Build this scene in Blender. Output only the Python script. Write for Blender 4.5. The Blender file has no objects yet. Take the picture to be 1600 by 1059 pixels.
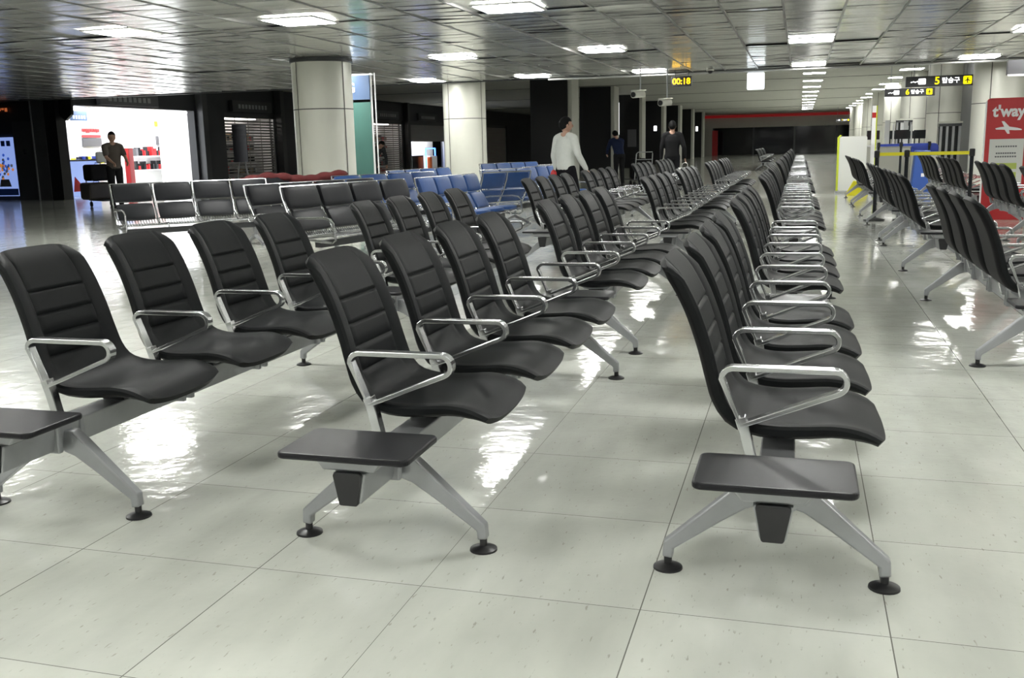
import bpy, bmesh, math, random
from mathutils import Vector, Matrix, noise
random.seed(7)
SC = bpy.context.scene
COL = SC.collection
PI = math.pi

# ------------------------------------------------------------------ camera, world, exposure
F, YAW, PIT, ROL, H = 1530.49, .285757, .193759, -.022599, 1.25
cy, sy, cp, sp = math.cos(YAW), math.sin(YAW), math.cos(PIT), math.sin(PIT)
fwd = Vector((-sy*cp, cy*cp, -sp)); rgt = Vector((cy, sy, 0)); upv = rgt.cross(fwd)
r2 = rgt*math.cos(ROL) + upv*math.sin(ROL); u2 = upv*math.cos(ROL) - rgt*math.sin(ROL)
cam = bpy.data.cameras.new('camera'); co = bpy.data.objects.new('camera', cam); COL.objects.link(co)
cam.sensor_width = 36; cam.lens = F/1600*36; cam.clip_end = 400
m = Matrix((r2, u2, -fwd)).transposed().to_4x4(); m.translation = Vector((0, 0, H)); co.matrix_world = m
SC.camera = co
w = bpy.data.worlds.new('world'); SC.world = w; w.use_nodes = True
w.node_tree.nodes['Background'].inputs[0].default_value = (.55, .6, .65, 1)
w.node_tree.nodes['Background'].inputs[1].default_value = .03
SC.view_settings.view_transform = 'Standard'; SC.view_settings.look = 'None'; SC.view_settings.gamma = 1
SC.view_settings.use_curve_mapping = False
SC.view_settings.exposure = 0.42
LAMP = 34.0          # radiance of the ceiling lamps
SC.cycles.use_denoising = True
SC.cycles.max_bounces = 8

# ------------------------------------------------------------------ materials
def mat(name, col, rough=.5, metal=0., noise_amt=0., nscale=20., bump=0., bscale=60., emit=None, es=0., coat=0., spec=None):
    m = bpy.data.materials.new(name); m.use_nodes = True
    nt = m.node_tree; b = nt.nodes['Principled BSDF']
    c = (*col, 1)
    b.inputs['Base Color'].default_value = c
    b.inputs['Roughness'].default_value = rough
    b.inputs['Metallic'].default_value = metal
    if spec is not None: b.inputs['Specular IOR Level'].default_value = spec
    if coat: b.inputs['Coat Weight'].default_value = coat
    tc = nt.nodes.new('ShaderNodeTexCoord')
    if noise_amt:
        n = nt.nodes.new('ShaderNodeTexNoise'); n.inputs['Scale'].default_value = nscale; n.inputs['Detail'].default_value = 4
        nt.links.new(tc.outputs['Object'], n.inputs['Vector'])
        mr = nt.nodes.new('ShaderNodeMapRange'); mr.inputs[3].default_value = 1-noise_amt; mr.inputs[4].default_value = 1+noise_amt
        nt.links.new(n.outputs[0], mr.inputs[0])
        vm = nt.nodes.new('ShaderNodeVectorMath'); vm.operation = 'SCALE'; vm.inputs[0].default_value = col
        nt.links.new(mr.outputs[0], vm.inputs['Scale']); nt.links.new(vm.outputs[0], b.inputs['Base Color'])
    if bump:
        n2 = nt.nodes.new('ShaderNodeTexNoise'); n2.inputs['Scale'].default_value = bscale; n2.inputs['Detail'].default_value = 3
        nt.links.new(tc.outputs['Object'], n2.inputs['Vector'])
        bp = nt.nodes.new('ShaderNodeBump'); bp.inputs['Strength'].default_value = bump; bp.inputs['Distance'].default_value = .01
        nt.links.new(n2.outputs[0], bp.inputs['Height']); nt.links.new(bp.outputs[0], b.inputs['Normal'])
    if emit:
        b.inputs['Emission Color'].default_value = (*emit, 1); b.inputs['Emission Strength'].default_value = es
    return m

def floor_mat():
    m = bpy.data.materials.new('glazed_floor_tiles'); m.use_nodes = True; nt = m.node_tree; N = nt.nodes; Lk = nt.links
    b = N['Principled BSDF']; tc = N.new('ShaderNodeTexCoord'); sx = N.new('ShaderNodeSeparateXYZ'); Lk.new(tc.outputs['Object'], sx.inputs[0])
    def M(op, a, b_=None, c=None):
        n = N.new('ShaderNodeMath'); n.operation = op
        for i, v in enumerate((a, b_, c)):
            if v is None: continue
            if isinstance(v, (int, float)): n.inputs[i].default_value = v
            else: Lk.new(v, n.inputs[i])
        return n.outputs[0]
    T = .6425
    right = M('GREATER_THAN', sx.outputs[0], -1.023)          # a cut strip of tiles runs beside this joint
    xo = M('ADD', sx.outputs[0], M('ADD', 1.553, M('MULTIPLY', right, -.53)))
    yo = M('SUBTRACT', sx.outputs[1], 2.478)
    ux = M('DIVIDE', xo, T); uy = M('DIVIDE', yo, T)
    def edge(u, wd):
        f = M('FRACT', u); d = M('MINIMUM', f, M('SUBTRACT', 1.0, f)); return M('LESS_THAN', d, wd)
    ln = M('MAXIMUM', edge(ux, .0028), edge(uy, .0022))
    idv = N.new('ShaderNodeCombineXYZ'); Lk.new(M('FLOOR', ux), idv.inputs[0]); Lk.new(M('FLOOR', uy), idv.inputs[1]); Lk.new(right, idv.inputs[2])
    wn = N.new('ShaderNodeTexWhiteNoise'); Lk.new(idv.outputs[0], wn.inputs['Vector'])
    base = N.new('ShaderNodeMix'); base.data_type = 'RGBA'
    base.inputs[6].default_value = (.49, .505, .455, 1); base.inputs[7].default_value = (.55, .565, .515, 1)
    Lk.new(wn.outputs['Value'], base.inputs[0])
    # marbling and short dark flecks running along the hall
    mp = N.new('ShaderNodeMapping'); mp.inputs['Scale'].default_value = (1, .28, 1); Lk.new(tc.outputs['Object'], mp.inputs[0])
    n1 = N.new('ShaderNodeTexNoise'); n1.inputs['Scale'].default_value = 85; n1.inputs['Detail'].default_value = 2; Lk.new(mp.outputs[0], n1.inputs['Vector'])
    fl = N.new('ShaderNodeMapRange'); fl.inputs[1].default_value = .66; fl.inputs[2].default_value = .74; fl.inputs[4].default_value = .42; Lk.new(n1.outputs[0], fl.inputs[0])
    n2 = N.new('ShaderNodeTexNoise'); n2.inputs['Scale'].default_value = 5; n2.inputs['Detail'].default_value = 5; Lk.new(mp.outputs[0], n2.inputs['Vector'])
    mb = N.new('ShaderNodeMapRange'); mb.inputs[1].default_value = .3; mb.inputs[2].default_value = .7; mb.inputs[3].default_value = .88; mb.inputs[4].default_value = 1.08; Lk.new(n2.outputs[0], mb.inputs[0])
    vs = N.new('ShaderNodeVectorMath'); vs.operation = 'SCALE'; Lk.new(base.outputs[2], vs.inputs[0]); Lk.new(mb.outputs[0], vs.inputs['Scale'])
    mx = N.new('ShaderNodeMix'); mx.data_type = 'RGBA'; mx.inputs[7].default_value = (.16, .13, .09, 1)
    Lk.new(vs.outputs[0], mx.inputs[6]); Lk.new(fl.outputs[0], mx.inputs[0])
    m2 = N.new('ShaderNodeMix'); m2.data_type = 'RGBA'; m2.inputs[7].default_value = (.10, .095, .085, 1)
    Lk.new(mx.outputs[2], m2.inputs[6]); Lk.new(M('MULTIPLY', ln, .85), m2.inputs[0])
    Lk.new(m2.outputs[2], b.inputs['Base Color'])
    nr = N.new('ShaderNodeTexNoise'); nr.inputs['Scale'].default_value = 1.6; nr.inputs['Detail'].default_value = 5; Lk.new(tc.outputs['Object'], nr.inputs['Vector'])
    rr = N.new('ShaderNodeMapRange'); rr.inputs[3].default_value = .04; rr.inputs[4].default_value = .17; Lk.new(nr.outputs[0], rr.inputs[0]); Lk.new(rr.outputs[0], b.inputs['Roughness'])
    nb = N.new('ShaderNodeTexNoise'); nb.inputs['Scale'].default_value = 7; nb.inputs['Detail'].default_value = 3; Lk.new(tc.outputs['Object'], nb.inputs['Vector'])
    bp = N.new('ShaderNodeBump'); bp.inputs['Strength'].default_value = .5; bp.inputs['Distance'].default_value = .007; Lk.new(nb.outputs[0], bp.inputs['Height'])
    Lk.new(bp.outputs[0], b.inputs['Normal'])
    b.inputs['IOR'].default_value = 1.8
    return m

def stripes_mat(name, c1, c2, scale, axis='Z', rough=.5, metal=0.):
    m = mat(name, c1, rough, metal); nt = m.node_tree; b = nt.nodes['Principled BSDF']
    tc = nt.nodes.new('ShaderNodeTexCoord'); wv = nt.nodes.new('ShaderNodeTexWave'); wv.bands_direction = axis; wv.wave_profile = 'SAW'
    wv.inputs['Scale'].default_value = scale; nt.links.new(tc.outputs['Object'], wv.inputs['Vector'])
    n = nt.nodes.new('ShaderNodeTexNoise'); n.inputs['Scale'].default_value = 3.5; nt.links.new(tc.outputs['Object'], n.inputs['Vector'])
    rp = nt.nodes.new('ShaderNodeMix'); rp.data_type = 'RGBA'; rp.inputs[6].default_value = (*c1, 1); rp.inputs[7].default_value = (*c2, 1)
    nt.links.new(wv.outputs['Fac'], rp.inputs[0]); nt.links.new(rp.outputs[2], b.inputs['Base Color'])
    bp = nt.nodes.new('ShaderNodeBump'); bp.inputs['Distance'].default_value = .02; bp.inputs['Strength'].default_value = .8
    nt.links.new(wv.outputs['Fac'], bp.inputs['Height']); nt.links.new(bp.outputs[0], b.inputs['Normal'])
    return m

MT = {}
MT['floor'] = floor_mat()
MT['ceil_metal'] = mat('brushed_ceiling_metal', (.76, .76, .73), .2, .62, .10, 3)
MT['ceil_bar'] = mat('ceiling_bar', (.36, .36, .35), .4, .6)
MT['plaster'] = mat('grey_plaster', (.60, .60, .54), .8, 0, .08, 1.2)
MT['black'] = mat('black_cladding', (.006, .006, .007), .35)
MT['darkwall'] = mat('dark_wall', (.022, .024, .028), .45, 0, .2, 2)
MT['darkgrey'] = mat('dark_grey_steel', (.06, .062, .065), .4, .3, .15, 3)
MT['leather'] = mat('black_leatherette', (.0062, .0072, .0078), .5, 0, .2, 30, .12, 420, spec=.15)
MT['seatshell'] = mat('black_seat_shell', (.004, .004, .0045), .6, spec=.18)
MT['rubber'] = mat('black_rubber', (.012, .012, .013), .35)
MT['tabletop'] = mat('black_laminate', (.010, .010, .012), .34, 0, .2, 40, .06, 500, spec=.25)
MT['alu'] = mat('silver_painted_aluminium', (.36, .37, .38), .36, .5, .06, 25)
MT['chrome'] = mat('polished_aluminium', (.60, .61, .62), .24, 1.0, .04, 30)
MT['panel'] = mat('cream_column_panel', (.62, .62, .55), .38, .1, .05, 2)
MT['seam'] = mat('column_seam', (.07, .07, .065), .6)
MT['oldblack'] = mat('black_vinyl', (.013, .014, .017), .42, 0, .15, 15, .1, 200, spec=.25)
MT['oldblue'] = mat('blue_vinyl', (.013, .052, .175), .42, 0, .15, 12, .1, 200)
MT['wire'] = mat('chrome_wire', (.55, .56, .57), .25, 1.0)
MT['white'] = mat('white_paint', (.8, .8, .8), .5)
MT['offwhite'] = mat('off_white_board', (.62, .63, .6), .5)
MT['lamp'] = mat('lamp_diffuser', (.9, .9, .9), .5, emit=(1, 1, .965), es=LAMP)
MT['lampframe'] = mat('lamp_frame', (.75, .75, .73), .4)
MT['shopwall'] = mat('bright_shop_wall', (.85, .85, .86), .5)
MT['shoplight'] = mat('shop_ceiling_light', (1, 1, 1), .5, emit=(1, 1, 1), es=9)
MT['lightbox'] = mat('white_lightbox', (1, 1, 1), .4, emit=(.95, .98, 1), es=2.2)
MT['bluebox'] = mat('pale_blue_glow', (.5, .6, .9), .4, emit=(.32, .46, 1), es=.5)
MT['red'] = mat('red_panel', (.46, .018, .022), .45)
MT['redglow'] = mat('red_glow_strip', (.5, .02, .02), .4, emit=(1, .03, .04), es=.06)  # faint glow put into the dull red of the far wall strip
MT['yellow'] = mat('yellow_belt', (.85, .78, .02), .45)
MT['yellowgreen'] = mat('yellow_green_edge', (.5, .58, .03), .5)
MT['amber'] = mat('amber_digits', (1, .6, .0), .4, emit=(1, .52, .0), es=2.4)
MT['signwhite'] = mat('lit_white_lettering', (1, 1, 1), .4, emit=(1, 1, 1), es=1.6)
MT['signyellow'] = mat('lit_yellow_lettering', (1, .85, 0), .4, emit=(1, .82, .0), es=1.1)
MT['signgrey'] = mat('sign_housing_grey', (.075, .075, .08), .4)
MT['bluesign'] = mat('blue_header_panel', (.08, .13, .24), .35)
MT['teal'] = mat('teal_partition', (.07, .18, .155), .4, 0, .15, 2)
MT['blueplastic'] = mat('blue_plastic', (.03, .085, .33), .4)
MT['bluebelt'] = mat('blue_belt', (.02, .05, .35), .5)
MT['skin'] = mat('skin', (.42, .25, .18), .55, 0, .08, 30)
MT['hair'] = mat('black_hair', (.004, .004, .004), .7, 0, .3, 60, spec=.15)
MT['shoe'] = mat('dark_shoe', (.015, .015, .016), .5)
MT['greyprint'] = mat('grey_print', (.12, .12, .13), .6)
MT['limebox'] = mat('lime_label', (.42, .5, .10), .5)
MT['screen'] = mat('dark_screen', (.02, .022, .025), .15)
MT['cardboard'] = mat('cardboard', (.33, .24, .15), .8)
MT['shutter'] = stripes_mat('roller_shutter_slats', (.09, .07, .065), (.62, .58, .55), 3.0, 'Z', .4, .4)
MT['darkshutter'] = stripes_mat('dark_roller_shutter_slats', (.08, .08, .08), (.32, .31, .30), 4.0, 'Z', .5, .3)
MT['glass'] = mat('dark_glazing', (.008, .010, .014), .08)

# ------------------------------------------------------------------ mesh helpers
def nb(): return bmesh.new()
def obj(name, bm, m, parent=None, smooth=False, bevel=0., seg=2):
    me = bpy.data.meshes.new(name); bmesh.ops.recalc_face_normals(bm, faces=bm.faces); bm.to_mesh(me); bm.free()
    if smooth:
        for p in me.polygons: p.use_smooth = True
        try: me.set_sharp_from_angle(angle=math.radians(42))
        except Exception: pass
    for mm in (m if isinstance(m, (list, tuple)) else [m]): me.materials.append(MT[mm] if isinstance(mm, str) else mm)
    o = bpy.data.objects.new(name, me); COL.objects.link(o)
    if parent: o.parent = parent
    if bevel:
        b = o.modifiers.new('bevel', 'BEVEL'); b.width = bevel; b.segments = seg; b.limit_method = 'ANGLE'; b.angle_limit = math.radians(35)
    return o
def box(bm, x0, x1, y0, y1, z0, z1, mi=0):
    v = [bm.verts.new((x, y, z)) for z in (z0, z1) for y in (y0, y1) for x in (x0, x1)]
    for f in ((0, 2, 3, 1), (4, 5, 7, 6), (0, 1, 5, 4), (2, 6, 7, 3), (0, 4, 6, 2), (1, 3, 7, 5)):
        bm.faces.new([v[i] for i in f]).material_index = mi
    return v
def prism(bm, pts, a, b, axis='y', mi=0):
    """extrude a 2D outline between a and b along axis"""
    def P(u, v, t): return {'y': (u, t, v), 'x': (t, u, v), 'z': (u, v, t)}[axis]
    A = [bm.verts.new(P(u, v, a)) for u, v in pts]; B = [bm.verts.new(P(u, v, b)) for u, v in pts]
    n = len(pts)
    bm.faces.new(A).material_index = mi; bm.faces.new(B[::-1]).material_index = mi
    for i in range(n): bm.faces.new((A[i], B[i], B[(i+1) % n], A[(i+1) % n])).material_index = mi
def tube(bm, pts, r, n=8, closed=False, ry=None, mi=0, side=None):
    """sweep an ellipse (r, ry) along pts; side = fixed lateral direction"""
    pts = [Vector(p) for p in pts]; R = []
    k = len(pts)
    for i, p in enumerate(pts):
        if closed: t = pts[(i+1) % k] - pts[i-1]
        else: t = pts[min(i+1, k-1)] - pts[max(i-1, 0)]
        t.normalize()
        s = Vector(side) if side else (Vector((0, 0, 1)) if abs(t.z) < .9 else Vector((1, 0, 0)))
        s = (s - t*s.dot(t)).normalized(); q = t.cross(s)
        rr = r[i] if isinstance(r, (list, tuple)) else r
        rq = (ry[i] if isinstance(ry, (list, tuple)) else ry) if ry else rr
        ring = []
        for j in range(n):
            a = 2*PI*(j+.5)/n; ca, sa = math.cos(a), math.sin(a)
            if n == 4: ca, sa = (1 if ca > 0 else -1), (1 if sa > 0 else -1)
            ring.append(bm.verts.new(p + s*rr*ca + q*rq*sa))
        R.append(ring)
    m = k if closed else k-1
    for i in range(m):
        a, b = R[i], R[(i+1) % k]
        for j in range(n): bm.faces.new((a[j], a[(j+1) % n], b[(j+1) % n], b[j])).material_index = mi
    if not closed:
        bm.faces.new(R[0][::-1]).material_index = mi; bm.faces.new(R[-1]).material_index = mi
def lathe(bm, prof, cx=0, cy_=0, n=24, mi=0, cap=True):
    R = []
    for r, z in prof: R.append([bm.verts.new((cx+r*math.cos(2*PI*j/n), cy_+r*math.sin(2*PI*j/n), z)) for j in range(n)])
    for i in range(len(R)-1):
        for j in range(n): bm.faces.new((R[i][j], R[i][(j+1) % n], R[i+1][(j+1) % n], R[i+1][j])).material_index = mi
    if cap: bm.faces.new(R[0][::-1]).material_index = mi; bm.faces.new(R[-1]).material_index = mi
def ball(bm, c, r, sub=2, s=(1, 1, 1), rot=None, mi=0):
    M_ = Matrix.Translation(c)
    if rot is not None: M_ = M_ @ rot.to_4x4()
    M_ = M_ @ Matrix.Diagonal((r*s[0], r*s[1], r*s[2], 1))
    g = bmesh.ops.create_icosphere(bm, subdivisions=sub, radius=1, matrix=M_)
def rrect(x0, x1, y0, y1, r, n=5):
    out = []
    for cx, cy_, a0 in ((x1-r, y1-r, 0), (x0+r, y1-r, 90), (x0+r, y0+r, 180), (x1-r, y0+r, 270)):
        for i in range(n+1):
            a = math.radians(a0+90*i/n); out.append((cx+r*math.cos(a), cy_+r*math.sin(a)))
    return out
def tag(o, label, cat, group=None, kind=None):
    o['label'] = label; o['category'] = cat
    if group: o['group'] = group
    if kind: o['kind'] = kind
    return o
def thing(name, label, cat, loc=(0, 0, 0), rz=0., group=None):
    o = bpy.data.objects.new(name, None); COL.objects.link(o); o.location = loc; o.rotation_euler = (0, 0, rz)
    o.empty_display_size = .1
    return tag(o, label, cat, group)
def struct(name, bm, m, parent=None, label=None, **k):
    o = obj(name, bm, m, parent, **k)
    if not parent: o['kind'] = 'structure'
    if label: o['label'] = label
    return o
KIDS = {}
def kids(o): return [c for c in ALLCH if c.parent == o]
def dup(root, loc, rz, label):
    r = root.copy(); COL.objects.link(r); r.location = loc; r.rotation_euler = (0, 0, rz); r['label'] = label
    for ch in list(root.children):
        c = ch.copy(); COL.objects.link(c); c.parent = r
        for g in ch.children:
            d = g.copy(); COL.objects.link(d); d.parent = c
    return r
def text(name, body, size, loc, m, parent=None, rot=(PI/2, 0, 0), ext=.004, bold=0., align='CENTER', sx=1.):
    c = bpy.data.curves.new(name, 'FONT'); c.body = body; c.size = size; c.extrude = ext; c.offset = bold
    c.align_x = align; c.align_y = 'CENTER'; c.materials.append(MT[m])
    tmp = bpy.data.objects.new(name, c); COL.objects.link(tmp)
    bpy.context.view_layer.update(); dg = bpy.context.evaluated_depsgraph_get()
    me = bpy.data.meshes.new_from_object(tmp.evaluated_get(dg)); bpy.data.objects.remove(tmp)
    if not me.materials: me.materials.append(MT[m])
    o = bpy.data.objects.new(name, me); COL.objects.link(o); o.location = loc; o.rotation_euler = rot; o.scale = (sx, 1, 1)
    if parent: o.parent = parent
    return o

# ------------------------------------------------------------------ large structure
HA, HB, YE = 2.9, 3.8, 24.2      # near ceiling, rear ceiling, where they meet
XL, YB = -21.5, 98.0
bm = nb(); box(bm, -42, 16, -9, YB+4, -.12, 0); fl = struct('floor', bm, 'floor')

# near ceiling: sagging polished metal pans between long bars
PW, PL = .7467, .34
bm = nb(); random.seed(11)
LY_ = (23.45, 17.75, 11.85, 5.0, .15, -5.6)
LAMPS = [(x_, LY_) for x_ in (-11.7, -8.9, -6.23, -3.43, .11, 3.58, 6.9)]
x0 = .11 - PW/2 - 54*PW
nx, ny = 76, int((YE+9)/PL)
US, VS = (0, .12, .5, .88, 1), (0, .1, .3, .5, .7, .9, 1)
for i in range(nx):
    for j in range(ny):
        X0 = x0+i*PW+.012; X1 = x0+(i+1)*PW-.012; Y1 = YE-j*PL-.002; Y0 = YE-(j+1)*PL+.002
        t1, t2 = random.gauss(0, .004), random.gauss(0, .0055); sag = random.uniform(.002, .0075)
        zc = HA
        for LX, LYs in LAMPS:
            for LY in LYs:
                if X0 < LX+.40 and X1 > LX-.40 and Y0 < LY+.40 and Y1 > LY-.40: t1 = t2 = sag = 0; zc = HA+.02
        G = []
        for v in VS:
            for u in US:
                z = zc - sag*(1-(2*u-1)**2)*(1-(2*v-1)**4) + t1*(2*u-1) + t2*(2*v-1)*.5
                G.append(bm.verts.new((X0+(X1-X0)*u, Y0+(Y1-Y0)*v, z)))
        nU = len(US)
        for b_ in range(len(VS)-1):
            for a_ in range(nU-1):
                q = b_*nU+a_; f = bm.faces.new((G[q], G[q+nU], G[q+nU+1], G[q+1])); f.smooth = True
me = bpy.data.meshes.new('ceiling'); bm.to_mesh(me); bm.free(); me.materials.append(MT['ceil_metal'])
ce = bpy.data.objects.new('ceiling', me); COL.objects.link(ce); ce['kind'] = 'structure'
bm = nb()
for i in range(nx+1):
    x = x0+i*PW; box(bm, x-.014, x+.014, -9, YE, HA-.008, HA+.02)
obj('ceiling_grid_bars', bm, 'ceil_bar', ce)
bm = nb(); box(bm, -42, 16, -9, YE+.1, HA+.05, HA+.15); obj('ceiling_backing', bm, 'darkwall', ce)
# rear, higher ceiling with its long joints
bm = nb(); box(bm, XL-.5, 16, YE+.1, YB+3, HB, HB+.2); rc = struct('ceiling', bm, 'plaster')
bm = nb()
for y in (34, 44, 54, 66, 80): box(bm, XL, 14, y-.04, y+.04, HB-.012, HB)
obj('ceiling_joint', bm, 'seam', rc)
bm = nb(); box(bm, -42, 16, YE, YE+.12, HA-.03, HB); struct('trim_1', bm, 'darkgrey')
bm = nb(); tube(bm, [(-6, YE-.1, HA-.05), (14, YE-.1, HA-.05)], .03, 8); struct('trim_2', bm, 'ceil_bar', smooth=True)

# left walls
bm = nb(); box(bm, -42, XL+.35, YE+.4, YE+.7, 0, HB); struct('wall_back_left', bm, 'darkwall')
bm = nb()
for (a, b_) in ((32.3, 34.3), (38.2, 47.9), (52.4, 53.0), (59.3, 61.2), (66, 68), (73, YB)):
    box(bm, XL-.3, XL, a, b_, 0, 2.8)
box(bm, XL-.3, XL, YE+.7, YB, 2.8, HB)
struct('wall_left', bm, 'darkwall')
bm = nb()
for y in (24.95, 32.6, 38.4, 52.7, 61, 67): box(bm, XL-.05, XL+.28, y-.16, y+.16, 0, HB)
struct('trim_3', bm, 'darkgrey', bevel=.01)
bm = nb(); box(bm, XL-5, XL-4.8, 32, 100, 0, HB); struct('wall_shop_rear', bm, 'darkwall')
bm = nb(); box(bm, 12, 12.3, -9, YB+3, 0, HB); struct('wall_right', bm, 'plaster')
bm = nb(); box(bm, -42, 16, -9.2, -9, 0, HB); struct('wall_front', bm, 'darkwall')
bm = nb(); box(bm, -42.2, -42, -9, YE+.7, 0, HB); struct('wall_far_left', bm, 'darkwall')
# far end of the hall
bm = nb(); box(bm, XL, 12, YB, YB+.4, 2.55, HB); box(bm, XL, -8.2, YB, YB+.4, 0, 2.55); struct('wall_rear', bm, 'plaster')
bm = nb(); box(bm, -8.2, 12, YB+.6, YB+.7, 0, 2.6); struct('window_1', bm, 'glass')
bm = nb()
for x in (-8.2, -4.4, -.6, 3.2, 7, 10.8): box(bm, x-.08, x+.08, YB+.45, YB+.6, 0, 2.55)
struct('trim_4', bm, 'darkgrey')
bm = nb(); box(bm, -9.2, 5, YB-.25, YB-.02, 3.48, 3.72); o = obj('red_strip', bm, 'redglow'); tag(o, 'long red strip along the top of the far end wall', 'light strip')
bm = nb(); box(bm, -8.0, -7.5, YB-2.6, YB-2.2, 0, 2.3); o = obj('red_post', bm, 'red'); tag(o, 'red post standing before the dark glazing at the far end', 'post')

# ------------------------------------------------------------------ pillars
def round_pillar(name, x, y, R, ztop, m='panel'):
    bm = nb(); lathe(bm, [(R, 0), (R, ztop)], x, y, 40); o = struct(name, bm, m, smooth=True)
    bm = nb()
    lathe(bm, [(R+.003, 1.98), (R+.003, 1.998)], x, y, 40, cap=False)
    for a in (-118, -20, 62, 160):
        ca, sa = math.cos(math.radians(a)), math.sin(math.radians(a))
        p = Vector((x+R*ca, y+R*sa, 0)); t = Vector((-sa, ca, 0))*.011; n = Vector((ca, sa, 0))*.004
        v = [bm.verts.new(q) for q in (p-t+n, p+t+n, p+t+n+Vector((0, 0, ztop)), p-t+n+Vector((0, 0, ztop)))]; bm.faces.new(v)
    obj('panel_seam', bm, 'seam', o)
    return o
c1 = round_pillar('pillar', -8.42, 16.75, .54, HA)
bm = nb(); lathe(bm, [(.55, HA-.09), (.565, HA-.08), (.565, HA-.02), (.55, HA-.01)], -8.42, 16.75, 40); obj('collar', bm, 'darkgrey', c1, smooth=True)
round_pillar('pillar', -8.5, 25.0, .56, HB)
for y in (25.6, 34.4, 43.2, 52, 60.8, 69.6, 78.4, 87.2): round_pillar('pillar', 4.38, y, .57, HB)
for i, y in enumerate((36.4, 45, 53.2, 61.8, 70.4, 79, 87.6)):
    bm = nb(); box(bm, -9.45, -8.05, y-.6, y+.6, 0, HB); o = struct('pillar', bm, 'plaster')
    bm = nb(); box(bm, -9.6, -8.2, y-.66, y-.6, 0, HB-.02); box(bm, -9.6, -9.45, y-.6, y+.6, 0, HB-.02); obj('black_cladding', bm, 'black', o)

# ------------------------------------------------------------------ ceiling lamps
def make_lamp(s):
    t = thing('ceiling_lamp', 'x', 'ceiling lamp', group='square ceiling lamps')
    bm = nb(); prism(bm, rrect(-s, s, -s, s, .05), -.010, .01, 'z'); obj('diffuser', bm, 'lamp', t)
    bm = nb()
    for a, b_, c, d in ((-s-.03, s+.03, -s-.03, -s), (-s-.03, s+.03, s, s+.03), (-s-.03, -s, -s, s), (s, s+.03, -s, s)): box(bm, a, b_, c, d, -.008, .012)
    obj('lamp_frame', bm, 'lampframe', t)
    return t
lampA = make_lamp(.35)
lx = [(-11.7, 'far left lamp line'), (-8.9, 'lamp line left of the round pillar'), (-6.23, 'lamp line just right of the round pillar'), (-3.43, 'lamp line above the middle rows'),
      (.11, 'lamp line above the right-hand seat row'), (3.58, 'lamp line by the right pillars'), (6.9, 'lamp line right of the right pillars')]
ly = [(23.45, 'farthest'), (17.75, 'second farthest'), (11.85, 'third farthest'),
      (5.0, 'near'), (.15, 'overhead'), (-5.6, 'rearmost')]
first = True
for X, nx_ in lx:
    for Y, ny_ in ly:
        if X == -11.7 and Y == 17.75: continue
        if X == -11.7 and Y < 6: continue
        lab = 'square ceiling lamp, %s in the %s' % (ny_, nx_)
        if first: lampA.location = (X, Y, HA-.010); lampA['label'] = lab; first = False
        else: dup(lampA, (X, Y, HA-.010), 0, lab)
lampB = None
words = ['nearest', 'second nearest', 'third nearest', 'fourth nearest', 'fifth nearest', 'sixth nearest', 'seventh nearest', 'eighth nearest', 'ninth nearest', 'tenth nearest', 'second farthest', 'farthest']
for X, nm in ((.42, 'centre line'), (3.93, 'right line')):
    for k in range(12):
        Y = 30.6+5.15*k; lab = 'wide ceiling lamp, %s of the %s in the rear hall' % (words[k], nm)
        if lampB is None:
            lampB = make_lamp(.40); lampB['group'] = 'ceiling lamps of the rear hall'; lampB.location = (X, Y, HB-.012); lampB['label'] = lab
        else: dup(lampB, (X, Y, HB-.012), 0, lab)

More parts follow.
